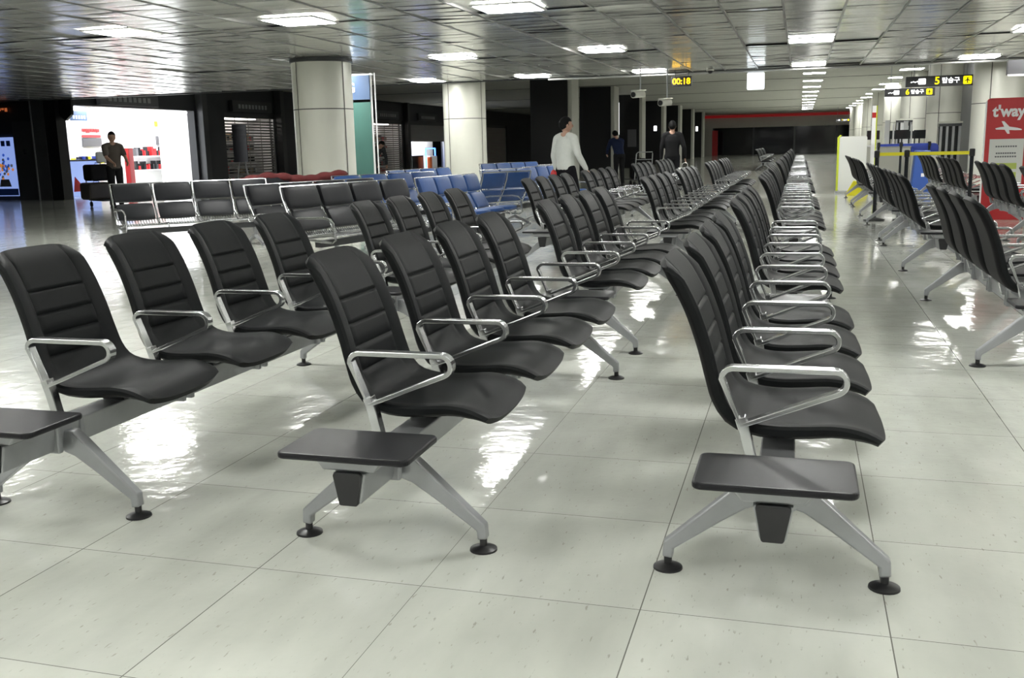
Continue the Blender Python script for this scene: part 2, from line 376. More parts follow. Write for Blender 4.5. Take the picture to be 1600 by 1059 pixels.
# ------------------------------------------------------------------ the beam benches
PITCH = .607
PROF = [(-.352, .912), (-.338, .898), (-.300, .855), (-.252, .765), (-.212, .655), (-.186, .560), (-.164, .490), (-.128, .440),
        (-.070, .418), (.0, .412), (.08, .416), (.15, .424), (.21, .421), (.268, .404), (.312, .373)]
def catmull(P, n):
    out = []
    Q = [P[0]] + list(P) + [P[-1]]
    for i in range(1, len(Q)-2):
        for k in range(n):
            t = k/n; p0, p1, p2, p3 = Q[i-1], Q[i], Q[i+1], Q[i+2]
            out.append(tuple(.5*((2*p1[j]) + (-p0[j]+p2[j])*t + (2*p0[j]-5*p1[j]+4*p2[j]-p3[j])*t*t + (-p0[j]+3*p1[j]-3*p2[j]+p3[j])*t**3) for j in range(2)))
    out.append(P[-1]); return out
def seat_mesh():
    fine = catmull(PROF, 12)
    L = [0]
    for a, b_ in zip(fine, fine[1:]): L.append(L[-1]+math.dist(a, b_))
    tot = L[-1]
    def at(s):
        s = max(0, min(tot, s))
        for i in range(len(L)-1):
            if L[i+1] >= s:
                f = (s-L[i])/max(1e-9, L[i+1]-L[i]); a, b_ = fine[i], fine[i+1]
                p = (a[0]+(b_[0]-a[0])*f, a[1]+(b_[1]-a[1])*f); d = (b_[0]-a[0], b_[1]-a[1]); h = math.hypot(*d); return p, (d[0]/h, d[1]/h)
    grooves = []
    for zt in (.750, .670, .592, .515):
        for i in range(len(fine)-1):
            if fine[i][1] >= zt > fine[i+1][1]: grooves.append(L[i]); break
    ss = [tot*i/34 for i in range(35)]
    for g in grooves: ss = [s for s in ss if abs(s-g) > .011] + [g-.009, g-.003, g, g+.003, g+.009]
    ss = sorted(ss)
    vv = [-1, -.97, -.9, -.8, -.72, -.68, -.65, -.55, -.4, -.2, 0, .2, .4, .55, .65, .68, .72, .8, .9, .97, 1]
    def halfw(s):
        u = s/tot
        pts = [(0, .205), (.03, .212), (.12, .217), (.35, .226), (.5, .236), (.62, .248), (.85, .252), (.97, .243), (1, .232)]
        for a, b_ in zip(pts, pts[1:]):
            if u <= b_[0]: return a[1]+(b_[1]-a[1])*(u-a[0])/(b_[0]-a[0])
        return pts[-1][1]
    bm = nb(); top, bot = [], []
    for s in ss:
        rt, rb = [], []
        for v in vv:
            e = abs(v)
            s2 = s
            k0 = max(0, 1-s/.10); s2 += .034*k0*e**5
            k1 = max(0, 1-(tot-s)/.16); s2 -= .030*k1*e**3
            (px, pz), (dx, dz) = at(s2)
            nx_, nz_ = -dz, dx              # towards the sitter
            if nx_*1 + nz_*1 < 0: nx_, nz_ = -nx_, -nz_
            u = s/tot
            rim = .020*max(0, (e-.5)/.5)**2*(1-.6*max(0, u-.75)/.25)*min(1, s/.08)
            edge = -.016*max(0, (e-.93)/.07)**2
            gd = 0
            for g in grooves:
                if abs(s-g) < .0085 and e < .665: gd = -.0075*(1-abs(s-g)/.0085)
            if .66 < e < .70 and grooves[0]-.16 < s < grooves[3]+.05: gd = -.004
            puff = 0
            if e < .66 and s < grooves[3]: puff = .0012*(1-(e/.66)**4)
            h = rim+edge+gd+puff
            y = v*halfw(s)
            rt.append(bm.verts.new((px+nx_*h, y, pz+nz_*h)))
            th = .036*(1-.55*max(0, (e-.8)/.2)**2); th *= .62+.38*min(1, s/.06); th *= .7+.3*min(1, (tot-s)/.08)
            rb.append(bm.verts.new((px-nx_*th, y*.985, pz-nz_*th)))
        top.append(rt); bot.append(rb)
    for i in range(len(ss)-1):
        for j in range(len(vv)-1):
            bm.faces.new((top[i][j], top[i][j+1], top[i+1][j+1], top[i+1][j]))
            bm.faces.new((bot[i][j], bot[i+1][j], bot[i+1][j+1], bot[i][j+1])).material_index = 1
        for j, sg in ((0, 1), (-1, -1)):
            bm.faces.new((top[i][j], top[i+1][j], bot[i+1][j], bot[i][j]))
    for i in (0, -1):
        for j in range(len(vv)-1): bm.faces.new((top[i][j], top[i][j+1], bot[i][j+1], bot[i][j]))
    return bm
def arc(cx, cz, r, a0, a1, n=8): return [(cx+r*math.cos(math.radians(a0+(a1-a0)*i/n)), cz+r*math.sin(math.radians(a0+(a1-a0)*i/n))) for i in range(n+1)]
def make_bench():
    t = thing('seat_bench', 'x', 'bench', group='beam benches of four black seats')
    bm = nb(); prism(bm, [(-.052, .332), (.052, .332), (.034, .238), (-.034, .238)], -.395, 2.50, 'y')
    for y in (-.15, -.03, .58, .64, 1.19, 1.25, 1.80, 1.86, 2.22, 2.34): box(bm, -.058, .058, y-.012, y+.012, .232, .338)
    obj('beam', bm, 'alu', t, bevel=.006)
    for y, s in ((-.41, -1), (2.50, 1)):
        bm = nb(); prism(bm, rrect(-.045, .045, .236, .337, .012), y, y+.016, 'y')
        for v in bm.verts: v.co.x *= 1 if v.co.z > .30 else .68
        obj('end_cap', bm, 'rubber', t, bevel=.003)
    # side table at the near end
    bm = nb(); T = rrect(-.205, .205, -.452, -.185, .026)
    N = 8
    prism(bm, T, .379, .399, 'z'); tb = obj('side_table', bm, 'tabletop', t, bevel=.007, seg=3)
    bm = nb(); prism(bm, [(-.112, .379), (.112, .379), (.080, .338), (-.080, .338)], -.40, -.215, 'y'); obj('table_bracket', bm, 'alu', t, bevel=.006)
    for y in (-.093, 2.277):
        for s in (1, -1):
            bm = nb()
            P = [(.020, .30), (.075, .305), (.118, .268), (.318, .088), (.321, .040), (.290, .036), (.288, .066), (.150, .166), (.080, .212), (.02, .232)]
            P = [(s*a, b_) for a, b_ in P]
            prism(bm, P, y-.024, y+.024, 'y')
            for v in bm.verts:
                k = min(1, max(0, (abs(v.co.x)-.1)/.22)); v.co.y = y+(v.co.y-y)*(1-.30*k)
            lg = obj('leg', bm, 'alu', t, bevel=.006, seg=2)
            bm = nb(); lathe(bm, [(.012, .046), (.012, .016), (.030, .012), (.043, .006), (.044, 0)][::-1], s*.305, y, 24); obj('foot_glide', bm, 'rubber', lg, smooth=True)
    for k in range(4):
        y = k*PITCH+.262
        bm = seat_mesh(); bmesh.ops.translate(bm, verts=bm.verts, vec=(0, y, 0)); st = obj('seat', bm, ['leather', 'seatshell'], t, smooth=True)
        bm = nb(); prism(bm, [(-.108, .384), (.108, .384), (.108, .372), (.070, .345), (-.070, .345), (-.108, .372)], y-.06, y+.06, 'y')
        br = obj('seat_bracket', bm, 'alu', t, bevel=.004)
        bm = nb(); box(bm, -.047, .047, y-.05, y+.05, .330, .350); obj('bracket_block', bm, 'rubber', br)
    for k in range(5):
        y = k*PITCH
        bm = nb()
        path = [(-.105, .430)] + arc(-.130, .567, .035, 172, 90, 6) + arc(.152, .569, .033, 90, -66, 10)
        pts = [(a, y, b_) for a, b_ in path]
        # strut, top rail and diagonal as one closed band
        wd = [.011]*len(pts)
        tube(bm, pts, .0175, 4, closed=True, ry=.0085, side=(0, 1, 0))
        tube(bm, [(-.108, y, .455), (-.092, y, .405), (-.072, y, .318)], [.0175, .017, .017], 4, ry=[.016, .016, .015], side=(0, 1, 0))
        box(bm, -.085, .0, y-.016, y+.016, .300, .325)
        obj('armrest', bm, 'chrome', t, bevel=.0035, seg=2)
    return t
ordw = ['nearest', 'second', 'third', 'fourth', 'fifth', 'sixth', 'seventh', 'eighth', 'ninth', 'tenth', 'eleventh', 'twelfth']
YS = [0, 3.03, 7.24, 10.27, 14.48, 17.51, 21.72, 24.75, 28.96, 31.99, 36.2, 39.23, 43.44, 46.47]
proto = make_bench(); used = False
def place(x, y, lab, rz=0.):
    global used
    if not used: proto.location = (x, y, 0); proto.rotation_euler = (0, 0, rz); proto['label'] = lab; used = True; return proto
    return dup(proto, (x, y, 0), rz, lab)
Y0 = 2.863
for nm, x, ks in (('seat row nearest the left edge', -2.505, range(6)), ('seat row in the middle of the picture', -1.228, range(6)),
                  ('seat row beside the open aisle', -.037, range(12)), ('row right of the aisle seen from behind', 1.285, (1, 2, 3, 4, 5)),
                  ('outer right row seen from behind', 2.73, (2, 3, 4, 5))):
    for i, k in enumerate(ks):
        pos = 'nearest' if i == 0 else ('farthest' if i == len(ks)-1 else ordw[i]+' nearest')
        place(x, Y0+YS[k], 'black four-seat bench, %s in the %s' % (pos, nm))
for i, y in enumerate((43.8, 46.9, 50.2)):
    place(-1.5, y, 'small dark far bench standing alone left of the far aisle, %s of three' % ('nearest', 'middle', 'farthest')[i])
for i, y in enumerate((29.5, 33.2, 37, 41, 45)):
    place(1.9, y, 'far bench seen from behind beyond the white board, %s of five' % ('nearest', 'second', 'third', 'fourth', 'farthest')[i])

# ------------------------------------------------------------------ older tube-framed benches (cushioned backs)
OP = .57
def soft_box(bm, c, hx, hy, hz, rx, n=6):
    """a puffy cushion: superellipsoid-like grid box rotated about x"""
    R = Matrix.Rotation(rx, 4, 'X'); G = {}
    S = [-1, -.92, -.6, 0, .6, .92, 1]
    def pt(u, v, w_):
        pu = 1-.10*(abs(v)**4*abs(w_)**4); k = .14
        x = u*hx*(1-.04*(v*v+w_*w_)/2); z = w_*hz*(1-.05*u*u)
        y = v*hy*(1-.35*abs(u)**6-.35*abs(w_)**6+.0)
        return Vector(c) + (R @ Vector((x, y, z)))
    for ax in range(3):
        for sg in (-1, 1):
            g = [[None]*len(S) for _ in S]
            for i, a in enumerate(S):
                for j, b_ in enumerate(S):
                    p = [a, b_]; p.insert(ax, sg); key = tuple(p)
                    if key not in G: G[key] = bm.verts.new(pt(*key))
                    g[i][j] = G[key]
            for i in range(len(S)-1):
                for j in range(len(S)-1):
                    bm.faces.new((g[i][j], g[i+1][j], g[i+1][j+1], g[i][j+1]))
def old_bench(n, colr, label, x, y, ang, group, OP=.57):
    a_ = math.radians(ang)      # x, y is the top corner of the first back; the origin lies .27 m in front of it
    t = thing('tube_frame_bench', label, 'bench', (x+math.sin(a_)*.27, y-math.cos(a_)*.27, 0), a_, group)
    m_ = 'oldblack' if colr == 'black' else 'oldblue'
    def P(s, off=0):   # back profile (y,z) from the top down to the seat front
        return None
    prof = [(.27, .88), (.245, .77), (.18, .61), (.095, .46), (.02, .365), (-.06, .345), (-.42, .38), (-.46, .365), (-.47, .33)]
    for k in range(n):
        xc = (k+.5)*OP
        bm = nb(); soft_box(bm, (xc, .207, .757), OP/2-.022, .036, .122, math.radians(-18)); obj('upper_back_cushion', bm, m_, t, smooth=True)
        bm = nb(); soft_box(bm, (xc, .098, .512), OP/2-.028, .032, .118, math.radians(-30)); obj('lower_back_cushion', bm, m_, t, smooth=True)
        if colr == 'blue':
            bm = nb(); soft_box(bm, (xc, -.22, .395), OP/2-.025, .215, .034, math.radians(-4)); obj('seat_cushion', bm, m_, t, smooth=True)
        bm = nb()
        for i in range(15):
            xx = xc-.25+.5*i/14; tube(bm, [(xx, .075, .42), (xx, .0, .355), (xx, -.08, .338), (xx, -.41, .372), (xx, -.44, .36)], .0035, 4)
        for yy, zz in ((-.0, .355), (-.14, .344), (-.28, .358), (-.43, .365)): tube(bm, [(xc-OP/2, yy, zz), (xc+OP/2, yy, zz)], .007, 5)
        tube(bm, [(xc-OP/2, .075, .42), (xc+OP/2, .075, .42)], .010, 6)
        obj('wire_seat', bm, 'wire', t)
        bm = nb(); tube(bm, [(xc-OP/2, .27, .88), (xc+OP/2, .27, .88)], .009, 6); obj('top_rail', bm, 'wire', t)
    for k in range(n+1):
        bm = nb(); tube(bm, [(k*OP, a, b_) for a, b_ in prof], .013, 8); obj('side_frame', bm, 'wire', t, smooth=True)
    bm = nb(); box(bm, .05, n*OP-.05, -.22, -.14, .24, .31); obj('beam', bm, 'darkgrey', t)
    for k in (0, n):
        xx = k*OP + (.0 if k else 0)
        bm = nb(); tube(bm, [(xx, .14, .53), (xx, .03, .55), (xx, -.32, .56), (xx, -.41, .545), (xx, -.45, .50), (xx, -.47, .33), (xx, -.42, .30), (xx, .0, .33)], .013, 8); obj('armrest', bm, 'wire', t, smooth=True)
    for xx in (.35, n*OP-.35):
        bm = nb(); tube(bm, [(xx, -.18, .30), (xx, -.18, .10)], .028, 8); tube(bm, [(xx, -.18, .12), (xx, .12, .02)], [.028, .02], 6); tube(bm, [(xx, -.18, .12), (xx, -.46, .02)], [.028, .02], 6)
        lathe(bm, [(.03, 0), (.03, .02)], xx, .12, 10); lathe(bm, [(.03, 0), (.03, .02)], xx, -.46, 10)
        obj('leg', bm, 'alu', t, smooth=True)
    return t
GB, GU = 'older black cushioned benches', 'blue cushioned benches'
old_bench(4, 'black', 'black cushioned bench at far left facing the camera, in front of the lit shop', -8.72, 11.05, 50, GB, .53)
old_bench(4, 'black', 'black cushioned bench just behind the one with the long front armrest, mostly hidden', -6.15, 10.1, 72, GB, .55)
old_bench(4, 'black', 'black cushioned bench with long front armrest, left of the blue seats', -5.35, 9.5, 76, GB, .56)
old_bench(4, 'blue', 'blue cushioned bench continuing the line of the black one', -4.74, 11.85, 84, GU, .47)
old_bench(2, 'black', 'black two-seat bench at the foot of the near round pillar', -7.67, 12.9, 60, GB)
old_bench(4, 'blue', 'blue cushioned bench behind the front blue one, below the teal partition', -6.6, 13.25, 68, GU, .55)
old_bench(2, 'blue', 'dark blue two-seat bench turned with its back to the camera', -4.0, 14.85, 240, GU, .5)
old_bench(3, 'blue', 'blue three-seat bench facing the camera right of the turned blue bench', -5.04, 15.5, 72, GU, .5)
old_bench(3, 'blue', 'blue bench left of the walking person in the white sweater', -4.8, 17.2, 80, GU, .5)
old_bench(4, 'blue', 'blue bench in front of the second round pillar', -7.0, 16.2, 78, GU, .52)
old_bench(4, 'blue', 'farthest blue bench, right of the second round pillar', -7.0, 21.5, 70, GU, .57)
old_bench(2, 'blue', 'dark blue bench with its back turned, below the first black pillar', -4.7, 20.3, 255, GU, .6)

# ------------------------------------------------------------------ people
def limb(bm, pts, rs, sx=1., n=12):
    """smooth tapered limb with rounded ends"""
    pts = [Vector(p) for p in pts]
    tube(bm, pts, list(rs), n, ry=[r*sx for r in rs])
    ball(bm, pts[0], rs[0]*.98, 2); ball(bm, pts[-1], rs[-1]*.98, 2)
def remesh(o, vox=.012, sm=4):
    r = o.modifiers.new('remesh', 'REMESH'); r.mode = 'VOXEL'; r.voxel_size = vox; r.use_smooth_shade = True
    s = o.modifiers.new('smooth', 'SMOOTH'); s.iterations = sm; s.factor = .5
def mid(a, b, k): return Vector(a).lerp(Vector(b), k)
def hand(bm, wrist, d, side, curl=.5):
    d = Vector(d).normalized(); s = (Vector(side) - d*Vector(side).dot(d)).normalized(); nrm = d.cross(s)
    w0 = Vector(wrist); pc = w0+d*.05
    ball(bm, pc, .045, 2, (1, .42, .85), Matrix((d, nrm, s)).transposed())
    for i, (o_, L_) in enumerate(((-.030, .066), (-.010, .075), (.010, .071), (.029, .056))):
        a = w0+d*.085+s*o_; k1 = a+d*L_*.45+nrm*L_*.10*curl; k2 = k1+(d*(1-curl*.6)+nrm*curl).normalized()*L_*.33; k3 = k2+(d*(1-curl)+nrm*curl*1.3).normalized()*L_*.27
        tube(bm, [a-d*.02, k1, k2, k3], [.0098, .0094, .0088, .0075], 8); ball(bm, k3, .0075, 1)
    a = w0+d*.03-s*.032; tube(bm, [a, a-s*.022+d*.026+nrm*.01, a-s*.026+d*.055+nrm*.018], [.012, .0105, .0085], 8); ball(bm, a-s*.026+d*.055+nrm*.018, .0085, 1)
def person(label, x, y, rz, height, J, top, bottom, hair='hair', shoe='shoe', long_sleeve=True, vox=.013, hood=None):
    """local frame: the person faces -y, height scaled from 1.75; J = joints"""
    t = thing('person', label, 'person', (x, y, 0), rz); k = height/1.75; t.scale = (k, k, k)
    D = dict(pelvis=(0, 0, .95), chest=(0, 0, 1.28), neck=(0, 0, 1.48), head=(0, -.02, 1.635),
             shR=(-.185, 0, 1.42), elR=(-.245, .02, 1.14), wrR=(-.25, -.06, .90), shL=(.185, 0, 1.42), elL=(.245, .02, 1.14), wrL=(.25, -.06, .90),
             hipR=(-.095, 0, .93), knR=(-.10, -.02, .50), anR=(-.10, .03, .09), hipL=(.095, 0, .93), knL=(.10, -.02, .50), anL=(.10, .03, .09), look=(0, -1, 0))
    D.update(J); V = {a: Vector(b) for a, b in D.items()}
    fw = V['look'].normalized()
    bm = nb()
    h = V['head']; up = (h-V['neck']).normalized(); sd = fw.cross(up).normalized()
    Rm = Matrix((sd, -fw, up)).transposed()
    ball(bm, h, .098, 3, (.80, .98, 1.18), Rm)
    ball(bm, h-up*.055+fw*.028, .066, 2, (.85, .9, 1.0), Rm)            # jaw
    ball(bm, h+fw*.105-up*.018, .016, 2, (.8, 1.1, 1.7), Rm)            # nose
    ball(bm, h+fw*.088-up*.062, .018, 2, (1.4, .6, .5), Rm)             # mouth
    for q in (-1, 1):
        ball(bm, h+sd*q*.080-up*.012, .026, 2, (.35, .75, 1.1), Rm)     # ears
        ball(bm, h+fw*.084+sd*q*.032+up*.012, .014, 1, (1.3, .6, .8), Rm)
    limb(bm, [V['neck']-up*.05, V['neck']+up*.05], [.058, .052])
    wv0 = tuple((V['shL']-V['shR']).normalized()); tube(bm, [V['neck']-up*.06, V['chest'], mid(V['pelvis'], V['chest'], .5), V['pelvis'], V['pelvis']-Vector((0, 0, .08))], [.08, .15, .135, .145, .11], 18, ry=[.06, .095, .085, .09, .08], side=wv0)
    for q in 'RL':
        sg = -1 if q == 'R' else 1
        limb(bm, [mid(V['neck'], V['sh'+q], .3), V['sh'+q]], [.06, .055])
        limb(bm, [V['sh'+q], mid(V['sh'+q], V['el'+q], .5), V['el'+q]], [.052, .046, .038])
        limb(bm, [V['el'+q], mid(V['el'+q], V['wr'+q], .4), V['wr'+q]], [.038, .037, .026])
        hand(bm, V['wr'+q], V['wr'+q]-V['el'+q], (0, -1, .2), .5)
        limb(bm, [V['hip'+q], mid(V['hip'+q], V['kn'+q], .5), V['kn'+q]], [.085, .072, .053])
        limb(bm, [V['kn'+q], mid(V['kn'+q], V['an'+q], .35), V['an'+q]], [.052, .053, .036])
    o = obj('body', bm, 'skin', t, smooth=True); remesh(o, .0085, 2)
    # shirt
    bm = nb(); ax = (V['chest']-V['pelvis']).normalized()
    wv = (V['shL']-V['shR']).normalized()
    tors = [V['pelvis']-ax*.03, mid(V['pelvis'], V['chest'], .45), V['chest']+ax*.02, V['neck']-ax*.075, V['neck']-ax*.03]
    tube(bm, tors, [.172, .165, .190, .165, .085], 20, ry=[.125, .118, .130, .105, .075], side=tuple(wv))
    for q in 'RL':
        limb(bm, [mid(V['neck'], V['sh'+q], .45), V['sh'+q]], [.072, .070])
        if long_sleeve:
            limb(bm, [V['sh'+q], mid(V['sh'+q], V['el'+q], .5), V['el'+q]], [.070, .064, .056]); limb(bm, [V['el'+q], mid(V['el'+q], V['wr'+q], .5), mid(V['el'+q], V['wr'+q], .96)], [.056, .052, .040])
        else: limb(bm, [V['sh'+q], mid(V['sh'+q], V['el'+q], .35), mid(V['sh'+q], V['el'+q], .75)], [.070, .066, .062])
    o = obj('shirt', bm, top, t, smooth=True); remesh(o, vox, 4)
    bm = nb()
    tube(bm, [V['pelvis']+ax*.07, V['pelvis']-ax*.02, (V['hipR']+V['hipL'])/2-Vector((0, 0, .06))], [.160, .170, .155], 18, ry=[.115, .122, .115], side=tuple(wv))
    for q in 'RL':
        limb(bm, [V['hip'+q], mid(V['hip'+q], V['kn'+q], .5), V['kn'+q]], [.098, .087, .070]); limb(bm, [V['kn'+q], mid(V['kn'+q], V['an'+q], .5), mid(V['kn'+q], V['an'+q], .97)], [.070, .064, .058])
    o = obj('trousers', bm, bottom, t, smooth=True); remesh(o, vox, 4)
    for q in 'RL':
        a = V['an'+q]; bm = nb(); ball(bm, a+Vector((0, .01, -.035)), .052, 2, (.9, 1.1, 1.0)); ball(bm, a+Vector((0, -.09, -.052)), .048, 2, (.95, 2.0, .75))
        for v in bm.verts: v.co.z = max(v.co.z, a.z-.088)
        obj('shoe', bm, shoe, t, smooth=True)
    bm = nb(); ball(bm, h+up*.022-fw*.018, .108, 3, (.82, .98, 1.08), Rm)
    kill = [v for v in bm.verts if (v.co-h).dot(fw) > .045 and (v.co-h).dot(up) < .055 or (v.co-h).dot(up) < -.095]
    bmesh.ops.delete(bm, geom=kill, context='VERTS')
    o = obj('hair', bm, hair, t, smooth=True); sl = o.modifiers.new('thick', 'SOLIDIFY'); sl.thickness = .012
    return t
MT['sweater'] = mat('white_knit', (.58, .60, .56), .85, 0, .06, 30, .3, 150)
MT['trouser'] = mat('black_trousers', (.010, .010, .012), .8, spec=.1)
MT['taupe'] = mat('taupe_shirt', (.10, .085, .075), .8, spec=.1)
MT['navy'] = mat('navy_jacket', (.012, .018, .045), .8, spec=.1)
MT['blackcloth'] = mat('black_jacket', (.012, .012, .013), .8, spec=.1)
MT['greycloth'] = mat('dark_grey_jacket', (.035, .037, .04), .8, spec=.1)
person('person in white sweater and black trousers walking away past the blue seats', -3.50, 15.1, math.radians(150), 1.67,
       dict(elR=(-.30, .03, 1.16), wrR=(-.36, -.10, .92), elL=(.235, .03, 1.15), wrL=(.22, -.02, .88), knR=(-.10, -.14, .52), anR=(-.09, .0, .09), knL=(.10, .06, .50), anL=(.10, .20, .12), look=(-.55, -.8, 0)), 'sweater', 'trouser')
bm = nb(); ball(bm, (-3.66, 14.95, .82), .055, 2, (.9, .9, 1.25)); o = obj('red_pouch', bm, 'red', None, smooth=True); tag(o, 'small red pouch held by the person in the white sweater', 'pouch')
person('person in taupe short-sleeved shirt standing behind a loaded trolley before the lit shop', -15.75, 20.2, math.radians(60), 1.80,
       dict(elR=(-.22, -.14, 1.18), wrR=(-.17, -.36, 1.06), elL=(.22, -.14, 1.18), wrL=(.17, -.36, 1.06), look=(-.3, -1, 0)), 'taupe', 'blackcloth', long_sleeve=False)
person('person in dark jacket bending forward right of the teal partition', -13.2, 29.6, math.radians(60), 1.74,
       dict(pelvis=(0, .08, .92), chest=(0, -.16, 1.20), neck=(0, -.33, 1.33), head=(0, -.45, 1.42), shR=(-.185, -.28, 1.28), shL=(.185, -.28, 1.28),
            elR=(-.2, -.38, 1.02), wrR=(-.17, -.45, .78), elL=(.2, -.38, 1.02), wrL=(.17, -.45, .78), hipR=(-.095, .07, .9), hipL=(.095, .07, .9), look=(0, -.8, -.6)), 'greycloth', 'greycloth')
person('person in navy jacket leaning on a luggage trolley between the black pillars', -5.25, 29.8, math.radians(215), 1.74,
       dict(chest=(0, -.12, 1.24), neck=(0, -.22, 1.42), head=(0, -.30, 1.55), shR=(-.185, -.19, 1.36), shL=(.185, -.19, 1.36), elR=(-.23, -.33, 1.12), wrR=(-.18, -.50, .98), elL=(.23, -.33, 1.12), wrL=(.18, -.50, .98), look=(0, -.9, -.3)), 'navy', 'blackcloth')
person('person in black top walking away with a white carrier bag', -2.95, 24.0, math.radians(185), 1.76,
       dict(wrL=(.26, -.02, .88), wrR=(-.30, -.04, .90), elR=(-.28, .05, 1.14), knL=(.10, -.12, .52), anR=(-.1, .16, .12)), 'blackcloth', 'trouser')
bm = nb(); prism(bm, [(-.13, 0), (.13, 0), (.15, .40), (-.15, .40)], -.05, .05, 'y'); tube(bm, [(-.07, 0, .39), (-.06, 0, .49), (.0, 0, .52), (.06, 0, .49), (.07, 0, .39)], .006, 6)
o = obj('carrier_bag', bm, 'white', None, bevel=.01); o.location = (-2.64, 23.96, .27); tag(o, 'white carrier bag held by the person in black walking away', 'bag')

# luggage trolleys
def trolley(label, x, y, rz, load):
    t = thing('luggage_trolley', label, 'trolley', (x, y, 0), rz)
    bm = nb(); prism(bm, rrect(-.30, .30, -.50, .45, .08), .16, .19, 'z'); obj('deck', bm, 'darkgrey', t, bevel=.005)
    bm = nb(); tube(bm, [(-.28, .45, .18), (-.27, .56, .95), (-.24, .60, 1.0), (.24, .60, 1.0), (.27, .56, .95), (.28, .45, .18)], .016, 8)
    tube(bm, [(-.275, .49, .5), (.275, .49, .5)], .01, 6); tube(bm, [(-.272, .53, .78), (.272, .53, .78)], .01, 6); obj('push_frame', bm, 'alu', t, smooth=True)
    for q in ((-.25, .38), (.25, .38), (0, -.42)):
        bm = nb(); tube(bm, [(q[0]-.018, q[1], .065), (q[0]+.018, q[1], .065)], .065, 16); tube(bm, [(q[0], q[1], .07), (q[0], q[1], .165)], .012, 6); obj('wheel', bm, 'rubber', t)
    return t
trolley('loaded luggage trolley in front of the lit shop', -16.6, 20.9, math.radians(60), 1)
trolley('luggage trolley pushed by the person in the navy jacket', -4.85, 30.55, math.radians(215), 0)
def bag(name, label, x, y, z, rz, sx, sy, sz, m_, cat='suitcase'):
    t = thing(name, label, cat, (x, y, z), rz)
    bm = nb(); prism(bm, rrect(-sx/2, sx/2, 0, sz, min(sx, sz)*.16), -sy/2, sy/2, 'y'); obj('shell', bm, m_, t, bevel=min(sx, sy, sz)*.28, seg=4)
    bm = nb(); tube(bm, [(-.07, 0, sz-.005), (-.06, 0, sz+.035), (.06, 0, sz+.035), (.07, 0, sz-.005)], .01, 6); obj('handle', bm, 'rubber', t)
    return t
MT['brownbag'] = mat('brown_black_suitcase', (.03, .024, .02), .55, 0, .3, 8)
bag('suitcase', 'large dark suitcase lying at the bottom of the loaded trolley', -16.75, 20.75, .19, math.radians(60), .62, .62, .42, 'brownbag')
bag('suitcase', 'dark suitcase on top of the pile on the loaded trolley', -16.7, 20.8, .65, math.radians(62), .58, .50, .40, 'blackcloth')
bag('carrier_bag', 'white round shopping bag topping the luggage pile on the trolley', -16.55, 20.85, 1.09, math.radians(40), .34, .22, .26, 'white', 'bag')
bag('carrier_bag', 'blue and white shopping bag hanging low beside the loaded trolley', -15.75, 20.5, .20, math.radians(20), .28, .2, .3, 'bluebox', 'bag')  # the bag's pale blue carries a glow of its own
bag('suitcase', 'dark suitcase on the trolley of the person in navy', -4.82, 30.7, .19, math.radians(30), .5, .3, .62, 'blackcloth')
bm = nb(); random.seed(3)
for i in range(7): ball(bm, (-7.75+.15*i, 13.0+.17*i, .86+.03*math.sin(i*1.3)), .15, 2, (1.0, 1.0, .5))
o = obj('draped_coats', bm, mat('dark_red_cloth', (.10, .012, .012), .85), None, smooth=True); remesh(o, .03, 3); tag(o, 'dark red coats draped over seat backs by the round pillar', 'coat', kind='stuff')

# ------------------------------------------------------------------ shop fronts along the left wall
bm = nb(); box(bm, -23.8, -23.6, 25.1, 34.0, 0, 2.8); box(bm, -23.6, -21.8, 33.85, 34.0, 0, 2.8); box(bm, -23.6, -21.9, 25.0, 25.1, 0, 2.8); box(bm, -23.8, XL-.3, 25.0, 34.0, 2.8, 2.9)
struct('wall_shop', bm, 'shopwall')
t = thing('shop_light_panels', 'bright white light panels across the ceiling of the lit shop', 'ceiling lights', (0, 0, 0))
for k in range(4):
    bm = nb(); box(bm, -23.3, -22.1, 25.7+2.1*k, 27.0+2.1*k, 2.77, 2.795); obj('light_panel', bm, 'shoplight', t)
def shelf(label, y0, y1, z, rows, seed, cols):
    t = thing('display_shelf', label, 'shelf', (0, 0, 0), 0, 'shop shelves')
    bm = nb(); box(bm, -23.58, -23.15, y0, y1, z-.03, z); obj('board', bm, 'white', t)
    random.seed(seed); bm = nb(); n = int((y1-y0)/.13)
    for i in range(n):
        h = random.uniform(.14, .36); yy = y0+.02+i*.13; mi = random.randrange(len(cols))
        box(bm, -23.45, -23.45+random.uniform(.1, .22), yy, yy+random.uniform(.07, .12), z, z+h, mi)
    o = obj('small_goods', bm, cols, t); o['kind'] = 'stuff'
shelf('upper shop shelf crowded with small dark and red goods', 31.1, 33.75, 1.22, 1, 5, ['screen', 'red', 'greyprint', 'screen'])
shelf('lower shop shelf crowded with small dark and orange goods', 31.1, 33.75, .72, 1, 6, ['screen', 'cardboard', 'greyprint', 'screen', 'red'])
shelf('shop shelf behind the trolley with mixed small goods', 27.9, 30.3, 1.0, 1, 8, ['screen', 'bluebelt', 'greyprint', 'yellow'])
t = thing('shop_counter', 'pale blue counter at the left end of the lit shop', 'counter', (-22.4, 26.9, 0))
bm = nb(); box(bm, -.3, .3, -.65, .65, 0, 1.1); obj('counter_body', bm, 'bluebox', t, bevel=.01)  # glow put into the pale blue of the counter
bm = nb(); box(bm, -.34, .34, -.7, .7, 1.1, 1.15); obj('counter_top', bm, 'greyprint', t)
bm = nb(); prism(bm, [(-.6, .15), (.0, .15), (-.5, .62)], .302, .315, 'x'); obj('red_triangle_print', bm, 'red', t)
def panel(name, label, cat, x0, x1, y0, y1, z0, z1, m_, **k):
    bm = nb(); box(bm, x0, x1, y0, y1, z0, z1); o = obj(name, bm, m_, None, **k); return tag(o, label, cat)
